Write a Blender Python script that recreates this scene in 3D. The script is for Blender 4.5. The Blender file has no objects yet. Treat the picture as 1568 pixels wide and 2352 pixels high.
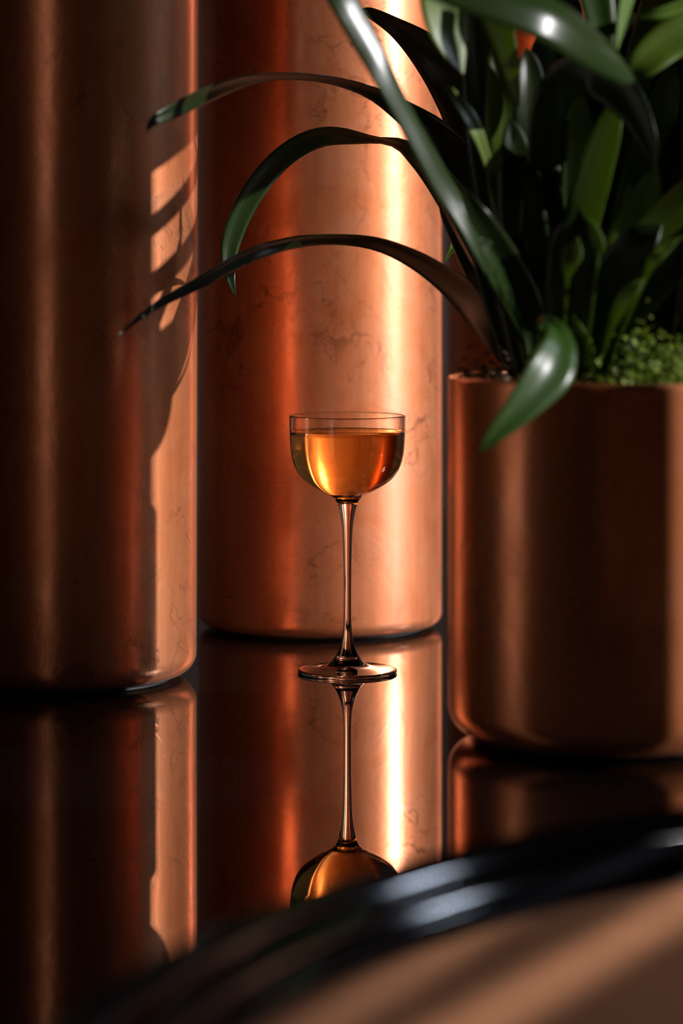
import bpy, bmesh, math, random
from mathutils import Vector, Matrix
R = math.radians
random.seed(7)
scene = bpy.context.scene
COL = scene.collection

# ------------------------------------------------------------------ camera
CAM_H = 0.278          # lens height above the table top
F = 6533.0             # focal length in pixels of the 1568x2352 frame
HORIZON = 570.0
cam = bpy.data.cameras.new('camera')
cam_o = bpy.data.objects.new('camera', cam); COL.objects.link(cam_o)
cam.sensor_fit = 'VERTICAL'; cam.sensor_height = 36.0; cam.sensor_width = 24.0
cam.lens = 36.0 * F / 2352.0
cam.shift_y = -(1176.0 - HORIZON) / 2352.0
cam.clip_start = 0.02; cam.clip_end = 60
cam_o.location = (0, 0, CAM_H); cam_o.rotation_euler = (R(90), 0, 0)
cam.dof.use_dof = True; cam.dof.focus_distance = 1.85; cam.dof.aperture_fstop = 4.4
scene.camera = cam_o

def at(px, py, y):
    """photo pixel at a given distance -> world point"""
    return Vector(((px - 784.0) / F * y, y, CAM_H - (py - HORIZON) / F * y))

# ------------------------------------------------------------------ light
world = bpy.data.worlds.new('world'); scene.world = world; world.use_nodes = True
wb = world.node_tree.nodes['Background']
wb.inputs[0].default_value = (1.0, 0.62, 0.42, 1); wb.inputs[1].default_value = 0.004

def light_dir(az, el):
    """unit vector toward the light; az measured from the camera side round to the right"""
    return Vector((math.sin(R(az)) * math.cos(R(el)), -math.cos(R(az)) * math.cos(R(el)), math.sin(R(el))))

SUN_AZ, SUN_EL = 76.0, 17.0
SUN = light_dir(SUN_AZ, SUN_EL)
sl = bpy.data.lights.new('sun', 'SUN'); sl.energy = 6.4; sl.angle = R(0.65); sl.color = (1.0, 0.965, 0.98)
so = bpy.data.objects.new('sun', sl); COL.objects.link(so)
so.location = SUN * 4; so.rotation_euler = SUN.to_track_quat('Z', 'Y').to_euler()

def window_light(name, az, el, dist, w, h, energy, color, target=(0, 1.6, 0.15)):
    l = bpy.data.lights.new(name, 'AREA'); l.shape = 'RECTANGLE'; l.size = w; l.size_y = h
    l.energy = energy; l.color = color
    o = bpy.data.objects.new(name, l); COL.objects.link(o)
    d = light_dir(az, el)
    o.location = Vector(target) + d * dist
    o.rotation_euler = d.to_track_quat('Z', 'Y').to_euler()
    return o
# a far window behind and to the right: cool daylight
window_light('cool_window', 107, 32, 3.5, 0.12, 0.36, 26.0, (0.70, 0.82, 1.0))

scene.view_settings.view_transform = 'Standard'
scene.view_settings.look = 'None'
scene.view_settings.gamma = 1.0
scene.view_settings.exposure = 0.0
scene.view_settings.use_curve_mapping = False

# ------------------------------------------------------------------ materials
def new_mat(name):
    m = bpy.data.materials.new(name); m.use_nodes = True
    nt = m.node_tree; nt.nodes.clear()
    out = nt.nodes.new('ShaderNodeOutputMaterial')
    return m, nt, out
def N(nt, kind, **kw):
    n = nt.nodes.new(kind)
    for k, v in kw.items():
        if k.startswith('_'): n.inputs[k[1:]].default_value = v
        else: setattr(n, k, v)
    return n
def L(nt, a, b): nt.links.new(a, b)
def ramp(nt, src, stops):
    r = N(nt, 'ShaderNodeValToRGB')
    e = r.color_ramp.elements
    while len(e) < len(stops): e.new(0.5)
    for i, (p, c) in enumerate(stops):
        e[i].position = p; e[i].color = (c[0], c[1], c[2], 1) if isinstance(c, tuple) else (c, c, c, 1)
    L(nt, src, r.inputs[0]); return r

def copper(name, seed=0.0, tarnish=1.0, rough=0.27, wide=0.42, dust=0.20, pink=1.1):
    m, nt, out = new_mat(name)
    tc = N(nt, 'ShaderNodeTexCoord')
    off = N(nt, 'ShaderNodeVectorMath', operation='ADD'); off.inputs[1].default_value = (seed, seed * 1.7, seed * 0.6)
    L(nt, tc.outputs['Object'], off.inputs[0])
    # broad cloudy tarnish
    n1 = N(nt, 'ShaderNodeTexNoise', _Scale=22.0, _Detail=7.0, _Roughness=0.62, _Distortion=0.7); L(nt, off.outputs[0], n1.inputs['Vector'])
    # vertical drawn streaks
    mp = N(nt, 'ShaderNodeMapping'); mp.inputs['Scale'].default_value = (1, 1, 0.10); L(nt, off.outputs[0], mp.inputs['Vector'])
    n2 = N(nt, 'ShaderNodeTexNoise', _Scale=130.0, _Detail=5.0, _Roughness=0.6); L(nt, mp.outputs[0], n2.inputs['Vector'])
    # fine crazing lines
    nd = N(nt, 'ShaderNodeTexNoise', _Scale=14.0, _Detail=4.0); L(nt, off.outputs[0], nd.inputs['Vector'])
    dv = N(nt, 'ShaderNodeVectorMath', operation='MULTIPLY_ADD'); L(nt, nd.outputs['Color'], dv.inputs[0])
    dv.inputs[1].default_value = (0.09, 0.09, 0.09); L(nt, off.outputs[0], dv.inputs[2])
    # thin wandering hairlines: where a detailed noise crosses its middle value
    vo = N(nt, 'ShaderNodeTexNoise', _Scale=16.0, _Detail=6.0, _Roughness=0.55, _Distortion=0.6); L(nt, dv.outputs[0], vo.inputs['Vector'])
    cr = ramp(nt, vo.outputs['Fac'], [(0.488, 0.0), (0.5, 1.0), (0.512, 0.0)])
    nm = N(nt, 'ShaderNodeTexNoise', _Scale=9.0, _Detail=3.0); L(nt, off.outputs[0], nm.inputs['Vector'])
    vo2 = N(nt, 'ShaderNodeTexNoise', _Scale=37.0, _Detail=5.0, _Roughness=0.5, _Distortion=1.1); L(nt, off.outputs[0], vo2.inputs['Vector'])
    cr2 = ramp(nt, vo2.outputs['Fac'], [(0.492, 0.0), (0.5, 0.7), (0.508, 0.0)])
    crx = N(nt, 'ShaderNodeMath', operation='MAXIMUM'); L(nt, cr.outputs[0], crx.inputs[0]); L(nt, cr2.outputs[0], crx.inputs[1])
    mk = ramp(nt, nm.outputs['Fac'], [(0.46, 0.0), (0.62, 1.0)])
    crm = N(nt, 'ShaderNodeMath', operation='MULTIPLY'); L(nt, crx.outputs[0], crm.inputs[0]); L(nt, mk.outputs[0], crm.inputs[1])
    crs = N(nt, 'ShaderNodeMath', operation='MULTIPLY'); L(nt, crm.outputs[0], crs.inputs[0]); crs.inputs[1].default_value = min(0.6 * tarnish, 0.85)
    base = ramp(nt, n1.outputs['Fac'], [(0.30, (0.62, 0.180, 0.052 * pink)), (0.5, (0.74, 0.255, 0.088 * pink)), (0.68, (0.81, 0.31, 0.125 * pink))])
    st = ramp(nt, n2.outputs['Fac'], [(0.25, (0.80, 0.76, 0.74)), (0.6, (1.0, 1.0, 1.0))])
    mx = N(nt, 'ShaderNodeMixRGB', blend_type='MULTIPLY'); mx.inputs[0].default_value = 0.75
    L(nt, base.outputs[0], mx.inputs[1]); L(nt, st.outputs[0], mx.inputs[2])
    dk = N(nt, 'ShaderNodeMixRGB', blend_type='MIX'); L(nt, crs.outputs[0], dk.inputs[0])
    L(nt, mx.outputs[0], dk.inputs[1]); dk.inputs[2].default_value = (0.16, 0.05, 0.025, 1)
    # roughness
    ra = N(nt, 'ShaderNodeMapRange'); L(nt, n1.outputs['Fac'], ra.inputs['Value'])
    ra.inputs['From Min'].default_value = 0.3; ra.inputs['From Max'].default_value = 0.7
    ra.inputs['To Min'].default_value = rough * 1.25; ra.inputs['To Max'].default_value = rough * 0.8
    # bump
    bs = N(nt, 'ShaderNodeMath', operation='MULTIPLY_ADD'); L(nt, n2.outputs['Fac'], bs.inputs[0]); bs.inputs[1].default_value = 0.10; L(nt, n1.outputs['Fac'], bs.inputs[2])
    bc = N(nt, 'ShaderNodeMath', operation='MULTIPLY_ADD'); L(nt, crm.outputs[0], bc.inputs[0]); bc.inputs[1].default_value = -0.10; L(nt, bs.outputs[0], bc.inputs[2])
    bp = N(nt, 'ShaderNodeBump'); bp.inputs['Strength'].default_value = 0.28; bp.inputs['Distance'].default_value = 0.0012; L(nt, bc.outputs[0], bp.inputs['Height'])
    tg = N(nt, 'ShaderNodeTangent', direction_type='RADIAL', axis='Z')
    p1 = N(nt, 'ShaderNodeBsdfAnisotropic')
    L(nt, dk.outputs[0], p1.inputs['Color']); L(nt, ra.outputs[0], p1.inputs['Roughness'])
    p1.inputs['Anisotropy'].default_value = 0.16; p1.inputs['Rotation'].default_value = 0.0
    L(nt, bp.outputs[0], p1.inputs['Normal']); L(nt, tg.outputs[0], p1.inputs['Tangent'])
    p2 = N(nt, 'ShaderNodeBsdfAnisotropic'); p2.inputs['Roughness'].default_value = 0.55
    L(nt, dk.outputs[0], p2.inputs['Color']); L(nt, bp.outputs[0], p2.inputs['Normal'])
    df = N(nt, 'ShaderNodeBsdfDiffuse', _Roughness=0.3)
    L(nt, dk.outputs[0], df.inputs['Color']); L(nt, bp.outputs[0], df.inputs['Normal'])
    m1 = N(nt, 'ShaderNodeMixShader'); m1.inputs[0].default_value = wide; L(nt, p1.outputs[0], m1.inputs[1]); L(nt, p2.outputs[0], m1.inputs[2])
    m2 = N(nt, 'ShaderNodeMixShader'); m2.inputs[0].default_value = dust; L(nt, m1.outputs[0], m2.inputs[1]); L(nt, df.outputs[0], m2.inputs[2])
    # clear lacquer over the metal
    fr = N(nt, 'ShaderNodeFresnel', _IOR=1.45)
    co = N(nt, 'ShaderNodeBsdfAnisotropic'); co.inputs['Roughness'].default_value = 0.30; co.inputs['Anisotropy'].default_value = 0.35
    co.inputs['Color'].default_value = (1, 0.95, 0.9, 1)
    L(nt, bp.outputs[0], co.inputs['Normal']); L(nt, tg.outputs[0], co.inputs['Tangent'])
    m3 = N(nt, 'ShaderNodeMixShader'); L(nt, fr.outputs[0], m3.inputs[0]); L(nt, m2.outputs[0], m3.inputs[1]); L(nt, co.outputs[0], m3.inputs[2])
    L(nt, m3.outputs[0], out.inputs[0])
    return m

def principled(name, color, rough, metallic=0.0, noise=0.0, nscale=30.0, bump=0.0, **kw):
    m, nt, out = new_mat(name)
    p = N(nt, 'ShaderNodeBsdfPrincipled')
    p.inputs['Roughness'].default_value = rough; p.inputs['Metallic'].default_value = metallic
    for k, v in kw.items(): p.inputs[k.replace('_', ' ')].default_value = v
    tc = N(nt, 'ShaderNodeTexCoord')
    nz = N(nt, 'ShaderNodeTexNoise', _Scale=nscale, _Detail=5.0); L(nt, tc.outputs['Object'], nz.inputs['Vector'])
    lo = tuple(c * (1 - noise) for c in color); hi = tuple(min(1, c * (1 + noise)) for c in color)
    rp = ramp(nt, nz.outputs['Fac'], [(0.3, lo), (0.7, hi)]); L(nt, rp.outputs[0], p.inputs['Base Color'])
    if bump:
        b = N(nt, 'ShaderNodeBump'); b.inputs['Strength'].default_value = bump; b.inputs['Distance'].default_value = 0.001
        L(nt, nz.outputs['Fac'], b.inputs['Height']); L(nt, b.outputs[0], p.inputs['Normal'])
    L(nt, p.outputs[0], out.inputs[0])
    return m

def leaf_mat(name, deep, light, trans, gloss=0.28):
    m, nt, out = new_mat(name)
    uv = N(nt, 'ShaderNodeTexCoord')
    mp = N(nt, 'ShaderNodeMapping'); mp.inputs['Scale'].default_value = (26, 1.2, 1); L(nt, uv.outputs['UV'], mp.inputs['Vector'])
    nz = N(nt, 'ShaderNodeTexNoise', _Scale=1.0, _Detail=4.0); L(nt, mp.outputs[0], nz.inputs['Vector'])
    rp = ramp(nt, nz.outputs['Fac'], [(0.3, deep), (0.7, light)])
    p = N(nt, 'ShaderNodeBsdfPrincipled'); p.inputs['Roughness'].default_value = gloss
    p.inputs['Specular IOR Level'].default_value = 0.6
    L(nt, rp.outputs[0], p.inputs['Base Color'])
    b = N(nt, 'ShaderNodeBump'); b.inputs['Strength'].default_value = 0.25; b.inputs['Distance'].default_value = 0.0006
    L(nt, nz.outputs['Fac'], b.inputs['Height']); L(nt, b.outputs[0], p.inputs['Normal'])
    t = N(nt, 'ShaderNodeBsdfTranslucent'); t.inputs[0].default_value = (*trans, 1)
    mx = N(nt, 'ShaderNodeMixShader'); mx.inputs[0].default_value = 0.30
    L(nt, p.outputs[0], mx.inputs[1]); L(nt, t.outputs[0], mx.inputs[2]); L(nt, mx.outputs[0], out.inputs[0])
    return m

def glass_mat(name, ior, color, rough=0.0):
    m, nt, out = new_mat(name)
    g = N(nt, 'ShaderNodeBsdfGlass'); g.inputs['IOR'].default_value = ior
    g.inputs['Color'].default_value = (*color, 1); g.inputs['Roughness'].default_value = rough
    L(nt, g.outputs[0], out.inputs[0]); return m

M = dict(
    copper_a=copper('copper_hazy', 0.0, 1.0, 0.27, 0.25, 0.16),
    copper_b=copper('copper_crazed', 3.1, 1.4, 0.28, 0.42, 0.20, 1.2),
    copper_c=copper('copper_pot', 6.7, 0.6, 0.27, 0.25, 0.12),
    copper_d=copper('copper_plain', 9.3, 0.6, 0.30),  # same copper tones as the others, slightly rougher
    lacquer=principled('black_lacquer', (0.004, 0.004, 0.005), 0.07, noise=0.3, Specular_IOR_Level=0.25),
    gap=principled('black_rubber', (0.006, 0.005, 0.005), 0.6, noise=0.2),
    leather=principled('brown_leather', (0.55, 0.24, 0.115), 0.6, noise=0.12, nscale=60, bump=0.15, Specular_IOR_Level=0.12),
    wall=principled('umber_plaster', (0.05, 0.028, 0.02), 0.85, noise=0.2, nscale=8),
    floor=principled('dark_wood', (0.035, 0.02, 0.014), 0.5, noise=0.3, nscale=12),
    soil=principled('potting_soil', (0.03, 0.018, 0.01), 0.9, noise=0.5, nscale=90, bump=0.8),
    cream=principled('cream_ceramic', (0.30, 0.24, 0.21), 0.5, noise=0.04),
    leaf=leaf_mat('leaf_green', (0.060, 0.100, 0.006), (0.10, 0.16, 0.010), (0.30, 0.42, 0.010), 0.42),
    leaf_unlit=leaf_mat('leaf_unlit_green', (0.010, 0.020, 0.004), (0.018, 0.030, 0.006), (0.03, 0.045, 0.003)),  # darker leaf copy, the shade on unlit blades put into the colour
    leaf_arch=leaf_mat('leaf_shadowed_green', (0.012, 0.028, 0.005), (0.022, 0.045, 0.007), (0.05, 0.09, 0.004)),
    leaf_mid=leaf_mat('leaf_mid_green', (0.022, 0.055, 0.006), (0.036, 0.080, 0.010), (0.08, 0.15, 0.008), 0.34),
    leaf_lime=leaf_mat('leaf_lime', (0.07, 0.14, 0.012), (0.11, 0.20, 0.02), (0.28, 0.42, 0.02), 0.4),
    moss=leaf_mat('moss_green', (0.12, 0.18, 0.012), (0.22, 0.28, 0.03), (0.25, 0.35, 0.02), 0.6),
    moss_brown=leaf_mat('moss_brown', (0.06, 0.04, 0.012), (0.10, 0.06, 0.02), (0.14, 0.07, 0.01), 0.6),
    glass=glass_mat('clear_glass', 1.5, (1.0, 0.995, 0.985)),
    wine=glass_mat('amber_wine', 1.345, (1.0, 0.74, 0.38)),
    water=glass_mat('water_bead', 1.33, (1, 1, 1)),
)
# black mirror-polished stone table
def mirror_mat():
    m, nt, out = new_mat('black_mirror_glass')
    p = N(nt, 'ShaderNodeBsdfPrincipled'); p.inputs['Base Color'].default_value = (0.002, 0.002, 0.002, 1)
    p.inputs['Roughness'].default_value = 0.012; p.inputs['IOR'].default_value = 2.3
    p.inputs['Specular Tint'].default_value = (1.0, 0.93, 0.86, 1)
    tc = N(nt, 'ShaderNodeTexCoord'); nz = N(nt, 'ShaderNodeTexNoise', _Scale=6.0, _Detail=2.0); L(nt, tc.outputs['Object'], nz.inputs['Vector'])
    b = N(nt, 'ShaderNodeBump'); b.inputs['Strength'].default_value = 0.05; b.inputs['Distance'].default_value = 0.0004
    L(nt, nz.outputs['Fac'], b.inputs['Height']); L(nt, b.outputs[0], p.inputs['Normal'])
    L(nt, p.outputs[0], out.inputs[0]); return m
M['mirror'] = mirror_mat()

# ------------------------------------------------------------------ helpers
def obj(name, bm, mat, parent=None, smooth=True):
    me = bpy.data.meshes.new(name); bm.to_mesh(me); bm.free()
    if smooth:
        for p in me.polygons: p.use_smooth = True
    me.materials.append(mat)
    o = bpy.data.objects.new(name, me); COL.objects.link(o)
    if parent: o.parent = parent
    return o
def tag(o, label=None, cat=None, group=None, kind=None):
    for k, v in (('label', label), ('category', cat), ('group', group), ('kind', kind)):
        if v: o[k] = v
    return o
def thing(name, label, cat, loc, group=None):
    o = bpy.data.objects.new(name, None); COL.objects.link(o); o.location = loc; o.empty_display_size = 0.02
    return tag(o, label, cat, group)
def lathe(profile, seg=128, closed=False):
    """profile: list of (r, z). r=0 ends close on the axis. closed joins last to first."""
    bm = bmesh.new(); rings = []
    for r, z in profile:
        if r <= 1e-9: rings.append([bm.verts.new((0, 0, z))])
        else: rings.append([bm.verts.new((r * math.cos(2 * math.pi * k / seg), r * math.sin(2 * math.pi * k / seg), z)) for k in range(seg)])
    pairs = list(zip(rings, rings[1:]))
    if closed: pairs.append((rings[-1], rings[0]))
    for a, b in pairs:
        for k in range(seg):
            j = (k + 1) % seg
            if len(a) == 1 and len(b) == 1: continue
            if len(a) == 1: bm.faces.new((a[0], b[j], b[k]))
            elif len(b) == 1: bm.faces.new((a[k], a[j], b[0]))
            else: bm.faces.new((a[k], a[j], b[j], b[k]))
    bmesh.ops.recalc_face_normals(bm, faces=bm.faces)
    return bm
def arc(cx, cz, r, a0, a1, n):
    return [(cx + r * math.cos(R(a0 + (a1 - a0) * i / n)), cz + r * math.sin(R(a0 + (a1 - a0) * i / n))) for i in range(n + 1)]
def box(x0, x1, y0, y1, z0, z1):
    bm = bmesh.new(); bmesh.ops.create_cube(bm, size=1.0)
    for v in bm.verts:
        v.co = Vector(((x0 + x1) / 2 + v.co.x * (x1 - x0), (y0 + y1) / 2 + v.co.y * (y1 - y0), (z0 + z1) / 2 + v.co.z * (z1 - z0)))
    return bm
def crspline(pts, n):
    """Catmull-Rom through tuples of any length; n samples"""
    P = [pts[0]] + list(pts) + [pts[-1]]; out = []; segs = len(pts) - 1
    for i in range(n):
        t = i / (n - 1) * segs; k = min(int(t), segs - 1); u = t - k
        a, b, c, d = P[k], P[k + 1], P[k + 2], P[k + 3]
        out.append(tuple(0.5 * (2 * b[j] + (c[j] - a[j]) * u + (2 * a[j] - 5 * b[j] + 4 * c[j] - d[j]) * u * u + (3 * b[j] - a[j] - 3 * c[j] + d[j]) * u ** 3) for j in range(len(b))))
    return out

# ------------------------------------------------------------------ structure
TH = 0.74   # table top height above the room floor (table top is z = 0)
tag(obj('floor', box(-3, 3, -2, 4, -TH - 0.05, -TH), M['floor'], smooth=False), kind='structure')
tag(obj('wall_back', box(-3, 3, 3.6, 3.7, -TH, 2.2), M['wall'], smooth=False), kind='structure')

# ------------------------------------------------------------------ table
tbl = thing('table', 'long black table with a mirror-polished top reflecting the copper and glass', 'table', (0, 1.5, -TH))
o = obj('tabletop', box(-1.1, 1.25, -1.45, 1.5, TH - 0.035, TH), M['mirror'], tbl, smooth=False)
for sx, sy in ((-1.0, -1.35), (1.15, -1.35), (-1.0, 1.4), (1.15, 1.4)):
    obj('leg', box(sx - 0.03, sx + 0.03, sy - 0.03, sy + 0.03, 0, TH - 0.035), M['gap'], tbl, smooth=False)

# ------------------------------------------------------------------ copper cylinders
def copper_cylinder(label, x, y, r, h, mat, rb=0.012, taper=0.0):
    t = thing('copper_cylinder', label, 'cylinder', (x, y, 0), 'copper cylinders standing on the mirror table')
    g = 0.0022
    prof = [(0, g)] + arc(r - rb - taper, g + rb, rb, -90, 0, 10)
    steps = 24
    for i in range(1, steps + 1): prof.append((r - taper + taper * i / steps, g + rb + (h - rb - 0.004) * i / steps))
    prof += arc(r - 0.003, h - 0.001, 0.003, 0, 180, 8)
    prof += [(r - 0.006, h - 0.02), (r - 0.006, h - 0.06), (0, h - 0.06)]
    obj('body', lathe(prof, 192), mat, t)
    obj('base_pad', lathe([(0, 0), (r - rb - 0.004, 0), (r - rb - 0.004, g + 0.0005), (0, g + 0.0005)], 96), M['gap'], t, smooth=False)
    return t
copper_cylinder('shaded copper cylinder at the left edge with sun flecks down its right side', -0.182, 1.845, 0.0895, 0.72, M['copper_a'], 0.014, 0.0015)
copper_cylinder('brightly sunlit crazed copper cylinder directly behind the wine glass', -0.0157, 2.093, 0.0895, 0.78, M['copper_b'], 0.009)
copper_cylinder('shaded copper cylinder glimpsed behind the leaves and the planter', 0.183, 2.46, 0.092, 0.82, M['copper_d'], 0.009)

# ------------------------------------------------------------------ copper planter
PX, PY, PR, PH = 0.156, 1.621, 0.095, 0.203
pot = thing('copper_planter', 'squat wide copper planter at the right filled with strappy green leaves', 'planter', (PX, PY, 0))
g = 0.0022
prof = [(0, g)] + arc(PR - 0.016, g + 0.016, 0.016, -90, 0, 12)
for i in range(1, 13): prof.append((PR, g + 0.016 + (PH - 0.02) * i / 12))
prof += arc(PR - 0.002, PH + g - 0.002, 0.002, 0, 180, 6)
prof += [(PR - 0.004, PH - 0.03), (PR - 0.004, PH - 0.05), (0, PH - 0.05)]
obj('body', lathe(prof, 192), M['copper_c'], pot)
obj('base_pad', lathe([(0, 0), (PR - 0.022, 0), (PR - 0.022, g + 0.0005), (0, g + 0.0005)], 96), M['gap'], pot, smooth=False)
bm = lathe([(0, PH - 0.012)] + [(PR * 0.955 * k / 14, PH - 0.012) for k in range(1, 15)] + [(PR * 0.955, PH - 0.045), (0, PH - 0.045)], 72)
for v in bm.verts:
    if v.co.z > PH - 0.02 and v.co.xy.length < PR * 0.94:
        v.co.z += random.uniform(-0.004, 0.008)
obj('soil', bm, M['soil'], pot)
# beads of water on the planter wall, some standing in for reflected glints
for px, py, rr in ((1425, 1050, 0.0011), (1466, 1036, 0.0008), (1462, 886, 0.0009), (1470, 1065, 0.0007), (1478, 1000, 0.0006), (1490, 1230, 0.0008),
                   (1483, 1330, 0.0006), (1505, 1480, 0.0008), (1540, 1405, 0.0007), (1172, 1275, 0.0006), (1515, 1590, 0.0007)):
    x = None
    a = math.asin(max(-1, min(1, (px - 1413) / 383)))
    c = Vector((PR * math.sin(a), -PR * math.cos(a), 0))
    c.z = CAM_H - (py - HORIZON) / F * (PY + c.y)
    bm = bmesh.new(); bmesh.ops.create_icosphere(bm, subdivisions=2, radius=rr)
    for v in bm.verts: v.co.z *= 1.25
    bmesh.ops.translate(bm, verts=bm.verts, vec=c)
    obj('droplet', bm, M['water'], pot)

# ------------------------------------------------------------------ wine glass
S = 1.863 / F
GX, GY = (797.6 - 784) * S, 1.863
wg = thing('wine_glass', 'long-stemmed small glass of amber wine standing on the mirror table', 'glass', (GX, GY, 0))
outer = [(0, 0), (60, 0), (106, 0), (111.5, 0.8), (113.6, 3), (114, 5.5), (112.5, 8.0), (109, 9.2), (96, 10.5), (76, 12.8), (58, 15.6), (46, 19.5), (38, 25),
         (31, 33), (26, 42), (21.5, 51), (16.6, 64), (13, 78), (10.6, 94), (9.3, 112), (8.7, 139), (8.6, 180), (9.0, 228), (9.9, 275), (11.4, 318),
         (14, 347), (16.8, 363), (20, 378), (24, 390), (30, 399), (37, 405), (47, 410.5), (59, 416), (71, 422.5), (83, 430), (94.5, 438.5), (104, 447), (112, 457),
         (119, 469), (124.5, 483), (128.5, 500), (131, 520), (132.4, 545), (133, 570), (133, 588), (132.6, 590.5), (131.6, 591.4)]
bowl_in = [(130.4, 590.5), (130.2, 588), (130.2, 570), (129.6, 545), (128.1, 520), (125.4, 500), (121.2, 484), (115.5, 470.5), (108.5, 459), (100.5, 449.5), (91, 441),
           (80, 433), (68, 426), (56, 420.4), (43, 416), (28, 413), (14, 411.6), (0, 411)]
def dense(p, k=3): return crspline(p, (len(p) - 1) * k + 1)
op = dense(outer[1:], 3); ip = dense(bowl_in, 3)
prof = [(0, 0)] + [(r * S, z * S) for r, z in op] + [(max(r, 0) * S, z * S) for r, z in ip[:-1]] + [(0, ip[-1][1] * S)]
# foot and stem, then bowl: one blown piece (stem, foot and bowl share one continuous glass surface)
obj('bowl_and_stem', lathe(prof, 160), M['glass'], wg)
LV = 553.0
wi = [(r, z) for r, z in ip if z < LV]
eps = 0.35
wp = [(0, (LV) * S)] + [(126 * S, LV * S), (128.2 * S, (LV + 0.5) * S), (129.8 * S, (LV + 1.8) * S)]
wp += [((r + eps) * S if r > 0.5 else 0, (z - eps) * S) for r, z in wi]
wine = obj('wine', lathe(wp, 160), M['wine'])
wine.location = (GX, GY, 0)
tag(wine, 'amber wine filling the bowl of the long-stemmed glass', 'wine')

# ------------------------------------------------------------------ round lacquer tray (foreground)
TX, TY = 0.434, 0.772
tray = thing('round_tray', 'large out-of-focus round tray with ridged black lacquer rim and brown leather inlay', 'tray', (TX, TY, 0))
rim = [(0.528, 0.0005), (0.5315, 0.004), (0.5320, 0.0380), (0.5320, 0.03848), (0.53200, 0.0385)]
def run(dr, a): rim.append((rim[-1][0] - dr, rim[-1][1] - dr * math.tan(R(a))))
def crease():
    r, z = rim[-1]; rim.append((r - 0.00002, z - 0.00001)); rim.append((r - 0.00004, z - 0.00002))
def roll():
    # broad rounded bead facing the middle of the tray, ending in a crease
    for i in range(14): run(0.0085 / 14 * math.cos(R(34 + 38 * i / 13)), 34 + 38 * i / 13)
    crease()
crease(); run(0.0065, 26); crease(); roll(); run(0.0050, 24); crease(); roll(); run(0.0065, 26); crease()
RI = rim[-1][0]; RZ = rim[-1][1] - 0.002
rim += [(RI - 0.0003, RZ), (RI - 0.0004, 0.0005)]
obj('rim', lathe(rim, 256, closed=True), M['lacquer'], tray)
obj('leather_inlay', lathe([(0, 0.0005), (RI - 0.001, 0.0005), (RI - 0.001, RZ + 0.0005), (RI - 0.008, RZ + 0.001), (0.3, RZ + 0.0013), (0, RZ + 0.0013)], 192), M['leather'], tray)
print('TRAY', RI, RZ)

# ------------------------------------------------------------------ unseen vase added outside the frame as a reflector, striping the copper
va = thing('reflector_vase', 'unseen tall taupe vase added as a reflector just left of the picture, mirrored in the copper', 'vase', (-0.262, 1.49, 0))
vp = [(0, 0), (0.060, 0), (0.066, 0.006), (0.070, 0.2), (0.070, 0.45), (0.062, 0.58), (0.045, 0.63), (0.042, 0.64), (0.039, 0.63), (0.044, 0.56), (0, 0.5)]
obj('body', lathe(vp, 64), M['cream'], va)

# ------------------------------------------------------------------ unseen things added right of the frame to block and shape the sun
t = thing('copper_cylinder', 'unseen slim copper cylinder added to block the sun, right of the picture beyond the planter', 'cylinder', (0.5, 1.582, 0), 'copper cylinders standing on the mirror table')  # added sun blocker, keeps the front of the left cylinder dark
obj('body', lathe([(0, 0), (0.044, 0), (0.0475, 0.004), (0.0475, 1.04), (0.046, 1.045), (0.044, 1.04), (0.044, 1.0), (0, 1.0)], 96), M['copper_d'], t)
t = thing('sun_blocker_post', 'unseen short post on a round foot added to block the sun, right of the picture', 'post', (0.5, 1.431, 0))  # added sun blocker, shades the planter front
obj('shaft', lathe([(0, 0.008), (0.0165, 0.008), (0.0165, 0.305), (0.012, 0.313), (0, 0.315)], 48), M['copper_d'], t)
obj('foot', lathe([(0, 0), (0.045, 0), (0.045, 0.006), (0.02, 0.009), (0, 0.009)], 48), M['copper_d'], t)
XS = 0.62; LZ = RZ + 0.0013
scr = thing('sun_streak_screen', 'unseen dark screen of three raking boards added to shape the sunlight, standing on the tray right of the picture', 'screen', (XS, 0.8, LZ))  # added screen, its gaps lay sun streaks on the leather
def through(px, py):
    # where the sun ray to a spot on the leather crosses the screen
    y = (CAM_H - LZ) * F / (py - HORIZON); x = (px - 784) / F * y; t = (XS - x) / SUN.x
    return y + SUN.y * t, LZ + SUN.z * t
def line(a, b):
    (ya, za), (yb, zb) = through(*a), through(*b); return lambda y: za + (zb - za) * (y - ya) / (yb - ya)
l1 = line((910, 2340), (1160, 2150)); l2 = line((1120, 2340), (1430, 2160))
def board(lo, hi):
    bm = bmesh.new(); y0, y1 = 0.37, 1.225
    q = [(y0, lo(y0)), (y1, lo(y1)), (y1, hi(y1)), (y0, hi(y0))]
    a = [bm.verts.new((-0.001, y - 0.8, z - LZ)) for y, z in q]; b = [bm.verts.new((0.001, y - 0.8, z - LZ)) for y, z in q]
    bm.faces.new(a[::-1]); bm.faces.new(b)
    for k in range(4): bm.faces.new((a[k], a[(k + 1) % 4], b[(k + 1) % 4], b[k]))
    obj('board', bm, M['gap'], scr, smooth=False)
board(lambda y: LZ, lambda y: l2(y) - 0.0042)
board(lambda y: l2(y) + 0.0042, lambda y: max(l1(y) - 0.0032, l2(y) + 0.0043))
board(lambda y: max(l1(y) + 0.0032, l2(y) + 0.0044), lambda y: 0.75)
for y in (0.38, 1.215): obj('post', box(0.001, 0.017, y - 0.8 - 0.01, y - 0.8 + 0.01, 0, 0.73), M['gap'], scr, smooth=False)

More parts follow.
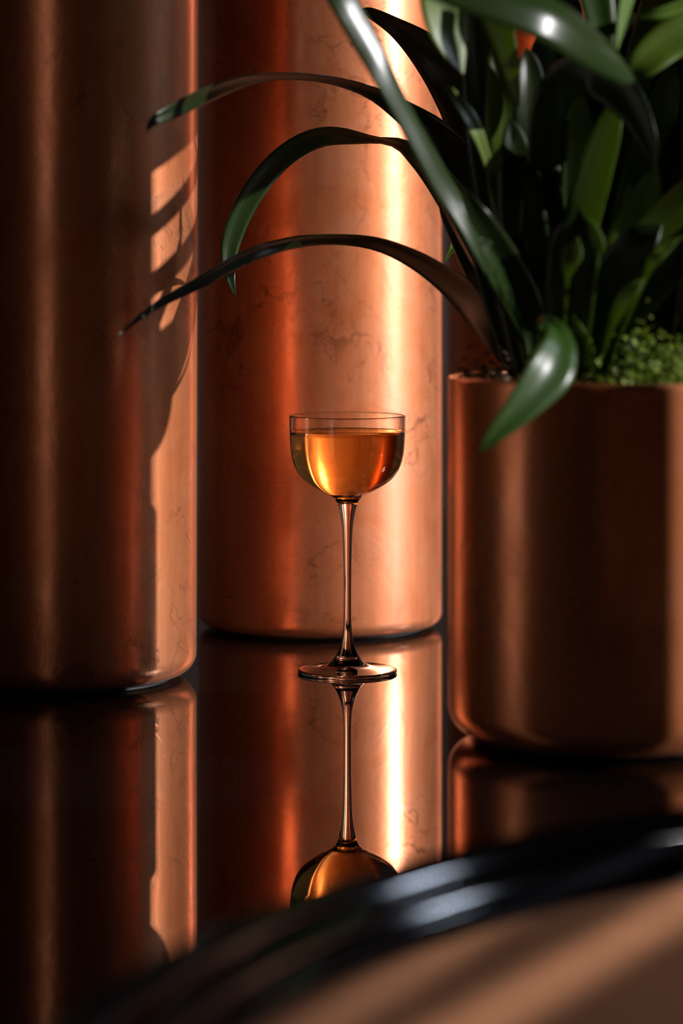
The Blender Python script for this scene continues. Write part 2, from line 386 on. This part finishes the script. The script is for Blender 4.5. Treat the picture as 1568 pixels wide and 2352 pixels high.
# ------------------------------------------------------------------ plant
# ------------------------------------------------------------------ plant
plant = thing('strappy_leaf_plant', 'dark green strap-leaved plant arching out of the squat copper planter', 'plant', (PX, PY, PH - 0.01))
PO = plant.location.copy()
def leaf(pts, mat='leaf', name='leaf', fold=0.18, n=44, thick=0.0004, aim=None):
    """pts: (px, py, depth, apparent width in px, turn in degrees). Leaf blade with a folded midrib and real thickness."""
    sm = crspline(pts, n)
    P = [at(s[0], s[1], s[2]) for s in sm]
    bm = bmesh.new(); uvl = bm.loops.layers.uv.new('UVMap'); rows = []
    NX = 6
    for i, s in enumerate(sm):
        T = (P[min(i + 1, n - 1)] - P[max(i - 1, 0)]).normalized()
        V = P[i] - Vector((0, 0, CAM_H)); V.normalize()
        side = T.cross(V)
        if side.length < 1e-4: side = Vector((1, 0, 0))
        side.normalize()
        a = R(s[4]); nrm = T.cross(side).normalized()
        sd = side * math.cos(a) + nrm * math.sin(a)
        if aim:
            sd = Vector(aim).cross(T).normalized()
            if sd.dot(side) < 0: sd = -sd
        nn = T.cross(sd).normalized()
        if aim and nn.dot(Vector(aim)) > 0: nn = -nn
        w = max(s[3], 0.4) / F * s[2] / max(0.25, abs(sd.dot(side))) / 2
        rows.append([bm.verts.new(P[i] + sd * (w * (k / NX * 2 - 1)) + nn * (fold * w * abs(k / NX * 2 - 1)) - PO) for k in range(NX + 1)])
    for i in range(n - 1):
        for k in range(NX):
            f = bm.faces.new((rows[i][k], rows[i][k + 1], rows[i + 1][k + 1], rows[i + 1][k]))
            for lp, (u, v) in zip(f.loops, ((k, i), (k + 1, i), (k + 1, i + 1), (k, i + 1))):
                lp[uvl].uv = (u / NX, v / n)
    o = obj(name, bm, M[mat], plant)
    sol = o.modifiers.new('thickness', 'SOLIDIFY'); sol.thickness = thick; sol.offset = 0
    return o

# --- arching leaves (px, py, depth, width, turn)
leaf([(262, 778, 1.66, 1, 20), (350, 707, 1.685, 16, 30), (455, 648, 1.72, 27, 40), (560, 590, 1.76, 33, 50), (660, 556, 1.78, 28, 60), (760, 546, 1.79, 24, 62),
      (860, 556, 1.79, 30, 55), (950, 592, 1.77, 42, 50), (1030, 645, 1.74, 58, 40), (1090, 700, 1.71, 74, 30), (1150, 775, 1.68, 74, 20), (1200, 850, 1.66, 60, 10)], 'leaf_unlit')
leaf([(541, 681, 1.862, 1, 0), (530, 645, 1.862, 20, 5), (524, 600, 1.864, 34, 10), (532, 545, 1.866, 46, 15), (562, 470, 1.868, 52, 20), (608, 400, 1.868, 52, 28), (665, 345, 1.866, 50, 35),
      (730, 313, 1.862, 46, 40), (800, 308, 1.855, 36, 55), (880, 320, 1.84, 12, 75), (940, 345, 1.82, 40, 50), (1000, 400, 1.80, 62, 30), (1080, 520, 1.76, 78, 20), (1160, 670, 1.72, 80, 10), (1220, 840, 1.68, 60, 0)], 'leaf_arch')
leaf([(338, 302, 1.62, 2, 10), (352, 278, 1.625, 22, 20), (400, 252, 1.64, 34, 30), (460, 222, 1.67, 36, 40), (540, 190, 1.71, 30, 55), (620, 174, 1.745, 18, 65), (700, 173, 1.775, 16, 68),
      (780, 185, 1.795, 20, 62), (860, 212, 1.81, 32, 50), (930, 255, 1.82, 55, 35), (1000, 310, 1.82, 80, 25), (1080, 400, 1.80, 105, 15), (1160, 540, 1.76, 110, 10), (1230, 700, 1.70, 90, 0), (1260, 850, 1.68, 60, 0)], 'leaf_unlit')
leaf([(740, -70, 1.53, 50, 40), (790, 0, 1.53, 62, 35), (838, 85, 1.535, 62, 35), (885, 175, 1.54, 52, 40), (935, 270, 1.55, 46, 40), (985, 360, 1.56, 48, 35), (1030, 440, 1.57, 50, 30),
      (1085, 525, 1.58, 46, 25), (1145, 620, 1.60, 46, 20), (1200, 720, 1.62, 44, 10), (1250, 850, 1.64, 40, 0)], 'leaf_arch', aim=(0.02, -0.70, 0.70))
leaf([(826, 24, 1.86, 2, 30), (850, 28, 1.86, 24, 30), (910, 62, 1.86, 44, 25), (980, 118, 1.85, 82, 20), (1040, 190, 1.84, 110, 15), (1100, 300, 1.82, 128, 10), (1160, 440, 1.79, 130, 10), (1220, 620, 1.74, 110, 0), (1270, 850, 1.70, 60, 0)], 'leaf_unlit')
# hanging green leaf at top and its neighbour
leaf([(1064, 170, 1.575, 2, 40), (1044, 128, 1.575, 50, 40), (1022, 62, 1.575, 92, 38), (1012, -30, 1.57, 112, 35), (1030, -150, 1.56, 120, 30)], 'leaf')
leaf([(1192, 246, 1.59, 3, -45), (1182, 190, 1.59, 30, -45), (1165, 110, 1.59, 52, -42), (1140, 20, 1.60, 74, -35), (1110, -120, 1.61, 84, -25)], 'leaf')
leaf([(1014, 186, 1.60, 2, -40), (1046, 226, 1.60, 24, -40), (1084, 285, 1.60, 32, -40), (1115, 360, 1.61, 22, -30), (1160, 520, 1.63, 20, -20), (1230, 700, 1.64, 20, 0), (1260, 850, 1.64, 20, 0)], 'leaf')
# big near leaf with white sheen
leaf([(1456, 182, 1.520, 8, 0), (1420, 140, 1.497, 52, 0), (1350, 84, 1.464, 88, 0), (1270, 36, 1.443, 104, 0), (1170, 0, 1.434, 100, 0), (1050, -40, 1.43, 92, 0), (930, -90, 1.43, 80, 0)], 'leaf_arch', fold=0.30, aim=(0.6, -0.72, 0.35))
leaf([(1436, 188, 1.57, 8, -25), (1475, 148, 1.57, 74, -20), (1530, 100, 1.575, 92, -15), (1610, 55, 1.58, 96, -10), (1720, 20, 1.59, 90, 0)], 'leaf')
leaf([(1395, 175, 1.565, 4, 10), (1385, 90, 1.565, 52, 10), (1370, 10, 1.565, 76, 10), (1350, -100, 1.565, 90, 10)], 'leaf_mid')
leaf([(1416, 115, 1.55, 3, 40), (1428, 40, 1.55, 24, 40), (1444, -30, 1.55, 34, 40), (1470, -120, 1.55, 36, 30)], 'leaf_lime')
leaf([(1460, 36, 1.555, 3, 45), (1510, 30, 1.555, 26, 45), (1580, 8, 1.56, 34, 45), (1660, -30, 1.56, 36, 45)], 'leaf_lime')
leaf([(1440, -60, 1.80, 150, 0), (1480, 40, 1.80, 150, 0), (1500, 200, 1.78, 140, 0), (1480, 400, 1.74, 110, 0), (1440, 640, 1.70, 90, 0), (1390, 860, 1.67, 50, 0)], 'leaf_unlit')
leaf([(1560, -60, 1.80, 120, 0), (1565, 60, 1.80, 130, 0), (1560, 250, 1.78, 130, 0), (1530, 460, 1.74, 110, 0), (1470, 660, 1.70, 90, 0), (1410, 860, 1.67, 50, 0)], 'leaf_unlit')
leaf([(1472, 60, 1.74, 3, 20), (1430, 150, 1.74, 60, 20), (1400, 260, 1.74, 90, 10), (1370, 420, 1.72, 90, 0), (1330, 640, 1.68, 80, 0), (1300, 850, 1.66, 50, 0)], 'leaf_unlit')
# central bright blade, with dark front blades added for the shade lower down
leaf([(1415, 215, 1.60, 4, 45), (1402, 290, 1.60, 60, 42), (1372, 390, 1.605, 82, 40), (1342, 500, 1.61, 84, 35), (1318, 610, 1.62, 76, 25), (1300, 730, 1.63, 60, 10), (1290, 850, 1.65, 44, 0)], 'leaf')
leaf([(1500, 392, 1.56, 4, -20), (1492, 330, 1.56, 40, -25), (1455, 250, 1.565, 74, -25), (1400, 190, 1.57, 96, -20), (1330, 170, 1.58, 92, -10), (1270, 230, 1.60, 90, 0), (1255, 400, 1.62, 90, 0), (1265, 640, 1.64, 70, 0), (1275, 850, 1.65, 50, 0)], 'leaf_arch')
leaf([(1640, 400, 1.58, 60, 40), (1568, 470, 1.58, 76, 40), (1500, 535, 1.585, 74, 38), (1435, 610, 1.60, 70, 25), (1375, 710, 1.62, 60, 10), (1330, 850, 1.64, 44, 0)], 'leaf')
leaf([(1326, 474, 1.555, 3, 0), (1322, 540, 1.555, 96, 10), (1312, 640, 1.565, 112, 5), (1300, 750, 1.58, 96, 0), (1290, 855, 1.60, 60, 0)], 'leaf_unlit')  # dark blade added for the shade on the foot of the bright one
leaf([(1520, 515, 1.565, 3, 20), (1470, 560, 1.565, 84, 20), (1400, 650, 1.575, 96, 15), (1345, 760, 1.59, 84, 0), (1320, 855, 1.60, 60, 0)], 'leaf_unlit')  # dark blade added for the shade on the right-hand leaf's lower part
leaf([(1590, 570, 1.57, 70, 10), (1520, 630, 1.575, 84, 10), (1450, 710, 1.585, 84, 10), (1400, 790, 1.60, 60, 0), (1380, 860, 1.61, 40, 0)], 'leaf_unlit')
leaf([(1064, 430, 1.58, 3, 0), (1095, 500, 1.58, 60, 0), (1150, 600, 1.60, 90, 0), (1205, 720, 1.62, 90, 0), (1240, 855, 1.63, 60, 0)], 'leaf_unlit')
leaf([(1128, 560, 1.54, 3, 0), (1108, 552, 1.54, 10, 0), (1126, 590, 1.545, 26, 0), (1158, 645, 1.56, 26, 0), (1190, 730, 1.59, 12, 0), (1230, 855, 1.62, 10, 0)], 'leaf_arch', aim=(0.5, -0.72, 0.38))
leaf([(1562, 545, 1.54, 3, 20), (1530, 568, 1.54, 24, 20), (1500, 598, 1.54, 28, 20), (1480, 640, 1.55, 10, 20), (1420, 780, 1.58, 8, 0), (1400, 855, 1.60, 8, 0)], 'leaf')
leaf([(1478, 640, 1.54, 3, 20), (1450, 668, 1.54, 32, 20), (1424, 705, 1.545, 32, 20), (1400, 760, 1.56, 14, 10), (1370, 855, 1.59, 10, 0)], 'leaf')
leaf([(1326, 545, 1.54, 3, 20), (1318, 580, 1.54, 40, 20), (1306, 615, 1.54, 30, 20), (1300, 660, 1.55, 8, 20), (1290, 850, 1.59, 8, 0)], 'leaf')
leaf([(1353, 500, 1.545, 2, 20), (1366, 535, 1.545, 26, 20), (1377, 568, 1.545, 24, 20), (1374, 586, 1.545, 6, 20), (1368, 640, 1.55, 5, 10), (1340, 850, 1.58, 8, 0)], 'leaf_lime')
leaf([(1650, 500, 1.62, 50, 30), (1560, 560, 1.63, 56, 30), (1480, 640, 1.64, 50, 30), (1420, 720, 1.65, 44, 20), (1370, 850, 1.66, 34, 0)], 'leaf')
leaf([(1660, 590, 1.66, 60, 20), (1570, 640, 1.66, 66, 20), (1490, 700, 1.665, 60, 20), (1430, 770, 1.67, 50, 10), (1390, 860, 1.67, 34, 0)], 'leaf_unlit')
leaf([(1452, 712, 1.60, 3, 40), (1424, 756, 1.60, 30, 40), (1402, 800, 1.61, 34, 30), (1385, 860, 1.62, 24, 0)], 'leaf')
# drooping near leaf over the planter front
leaf([(1099, 1044, 1.475, 2, 10), (1130, 1004, 1.475, 36, 12), (1175, 955, 1.478, 66, 15), (1222, 900, 1.483, 92, 18), (1262, 848, 1.49, 108, 18), (1282, 800, 1.50, 78, 25), (1280, 765, 1.515, 44, 45), (1262, 744, 1.53, 26, 55),
      (1246, 742, 1.55, 22, 50), (1248, 775, 1.58, 20, 20), (1262, 850, 1.60, 20, 0)], 'leaf_mid', fold=0.26)
leaf([(1316, 724, 1.57, 3, 20), (1328, 760, 1.57, 30, 20), (1345, 800, 1.58, 36, 10), (1350, 860, 1.60, 26, 0)], 'leaf')
# small sharp folded tip and its dark blade
leaf([(1021, 603, 1.862, 1, 0), (1030, 584, 1.862, 9, 0), (1040, 568, 1.862, 20, 0), (1046, 552, 1.864, 16, 0), (1040, 546, 1.868, 4, 0)], 'leaf_lime', n=20)
leaf([(1008, 455, 1.80, 3, 10), (1024, 490, 1.80, 26, 10), (1054, 555, 1.79, 36, 10), (1092, 640, 1.77, 44, 10), (1135, 740, 1.73, 46, 10), (1180, 850, 1.70, 40, 0)], 'leaf_unlit')
# upright dark blades filling the heart of the plant
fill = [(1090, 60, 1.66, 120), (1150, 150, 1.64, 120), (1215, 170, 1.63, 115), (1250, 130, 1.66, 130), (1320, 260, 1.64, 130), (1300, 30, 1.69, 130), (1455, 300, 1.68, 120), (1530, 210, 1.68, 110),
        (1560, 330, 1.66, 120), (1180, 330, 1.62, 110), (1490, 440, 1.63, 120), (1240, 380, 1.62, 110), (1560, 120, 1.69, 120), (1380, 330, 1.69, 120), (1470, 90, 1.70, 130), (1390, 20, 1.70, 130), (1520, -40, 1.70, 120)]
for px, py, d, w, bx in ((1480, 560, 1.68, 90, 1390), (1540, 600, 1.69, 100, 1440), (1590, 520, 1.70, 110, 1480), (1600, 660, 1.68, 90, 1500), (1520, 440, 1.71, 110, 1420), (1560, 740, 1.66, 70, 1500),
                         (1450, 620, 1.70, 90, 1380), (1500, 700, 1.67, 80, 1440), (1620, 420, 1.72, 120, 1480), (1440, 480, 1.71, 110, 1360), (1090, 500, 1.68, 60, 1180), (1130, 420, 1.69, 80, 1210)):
    leaf([(px + (px - bx) * 0.3, py - 90, d, 3, 0), (px, py, d, w * 0.7, random.uniform(-20, 20)), ((px + bx) / 2, (py + 860) / 2, d - 0.01, w, random.uniform(-15, 15)), (bx, 862, 1.64, w * 0.45, 0)], 'leaf_unlit')
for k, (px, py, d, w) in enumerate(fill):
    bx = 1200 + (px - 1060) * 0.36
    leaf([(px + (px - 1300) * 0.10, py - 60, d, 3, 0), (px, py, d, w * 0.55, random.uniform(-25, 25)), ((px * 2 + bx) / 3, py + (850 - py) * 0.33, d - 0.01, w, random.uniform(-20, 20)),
          ((px + bx * 2) / 3, py + (850 - py) * 0.66, (d + 1.63) / 2, w * 0.85, 0), (bx, 855, 1.62, w * 0.45, 0)], 'leaf' if k % 3 == 1 else 'leaf_unlit')

# leaves rising above the frame, whose shade falls on the left cylinder
def free_leaf(pts, mat='leaf_unlit', across=(0.1, 1, 0)):
    """pts in metres: (x, y, z, width); blade side runs along y so that it faces the sun"""
    sm = crspline(pts, 30); bm = bmesh.new(); uvl = bm.loops.layers.uv.new('UVMap'); rows = []
    for i, p in enumerate(sm):
        a = Vector(sm[max(i - 1, 0)][:3]); b = Vector(sm[min(i + 1, 29)][:3]); T = (b - a).normalized()
        sd = (Vector(across) - T * T.dot(Vector(across))).normalized(); nn = T.cross(sd)
        w = p[3] / 2
        rows.append([bm.verts.new(Vector(p[:3]) + sd * w * u + nn * 0.15 * w * abs(u) - PO) for u in (-1, -0.5, 0, 0.5, 1)])
    for i in range(29):
        for k in range(4):
            f = bm.faces.new((rows[i][k], rows[i][k + 1], rows[i + 1][k + 1], rows[i + 1][k]))
            for lp, (u, v) in zip(f.loops, ((k, i), (k + 1, i), (k + 1, i + 1), (k, i + 1))): lp[uvl].uv = (u / 4, v / 30)
    o = obj('leaf', bm, M[mat], plant); m = o.modifiers.new('thickness', 'SOLIDIFY'); m.thickness = 0.0004
for k in range(9):
    yy = 1.655 + 0.017 * k; xx = 0.24 + 0.02 * (k % 3)
    free_leaf([(PX + 0.03, PY + 0.01, PH, 0.012), (PX + 0.05, PY + 0.02, 0.33, 0.018), (PX + 0.06, PY + 0.04, 0.42, 0.022), (xx, yy, 0.50, 0.040), (xx + 0.02, yy + 0.01, 0.60, 0.040), (xx + 0.04, yy + 0.01, 0.72, 0.002)])

# leaves arching away behind the plant, blades on edge
for z0, z1, w in ((0.392, 0.440, 0.013), (0.355, 0.400, 0.015), (0.318, 0.352, 0.010)):
    free_leaf([(PX + 0.02, PY + 0.01, PH, 0.010), (PX + 0.04, PY + 0.02, (PH + z0) / 2, 0.014), (0.200, 1.665, z0 - 0.018, w), (0.203, 1.70, z0, w), (0.205, 1.75, (z0 + z1) / 2, w), (0.207, 1.79, z1, w), (0.208, 1.86, z1 + 0.025, 0.001)], 'leaf_unlit', (0, 0, 1))

# ------------------------------------------------------------------ moss and creeping growth on the soil
def creeping(name, label, spots, mat, count, size):
    bm = bmesh.new(); uvl = bm.loops.layers.uv.new('UVMap')
    for _ in range(count):
        (cx, cy, cz, sx, sy, sz) = random.choice(spots)
        c = Vector((random.gauss(cx, sx), random.gauss(cy, sy), cz + abs(random.gauss(0, sz))))
        v = c - Vector((PX, PY, 0)); v.z = 0
        if v.length > PR - 0.003: c -= v.normalized() * (v.length - PR + random.uniform(0.003, 0.012))
        s = size * random.uniform(0.6, 1.4)
        q = Matrix.Rotation(random.uniform(0, 6.28), 3, 'Z') @ Matrix.Rotation(random.uniform(-1.2, 1.2), 3, 'X')
        ring = [Vector((0, -1, 0)), Vector((0.55, -0.3, 0.12)), Vector((0.5, 0.4, 0.12)), Vector((0, 1, 0)), Vector((-0.5, 0.4, 0.12)), Vector((-0.55, -0.3, 0.12))]
        vs = [bm.verts.new(c + q @ (p * s)) for p in ring]
        for f in ((0, 1, 2, 3), (0, 3, 4, 5)):
            fc = bm.faces.new([vs[k] for k in f])
            for lp, k in zip(fc.loops, f): lp[uvl].uv = (ring[k].x, ring[k].y)
    o = obj(name, bm, M[mat])
    return tag(o, label, 'moss', kind='stuff')
Z0 = PH - 0.006
creeping('moss', 'bright green leafy moss heaped along the front right rim of the copper planter',
         [(PX + 0.0, PY - 0.075, Z0, 0.022, 0.012, 0.004), (PX + 0.03, PY - 0.06, Z0, 0.02, 0.02, 0.010), (PX + 0.012, PY - 0.055, Z0, 0.008, 0.01, 0.016), (PX + 0.035, PY - 0.06, Z0, 0.01, 0.01, 0.014), (PX, PY, Z0 - 0.002, 0.05, 0.04, 0.002)], 'moss', 2600, 0.0021)
creeping('dry_moss', 'brownish dry moss at the left rim of the copper planter',
         [(PX - 0.075, PY - 0.02, Z0, 0.010, 0.02, 0.008), (PX - 0.065, PY + 0.02, Z0, 0.012, 0.02, 0.010), (PX - 0.055, PY - 0.05, Z0, 0.012, 0.012, 0.003)], 'moss_brown', 500, 0.0022)
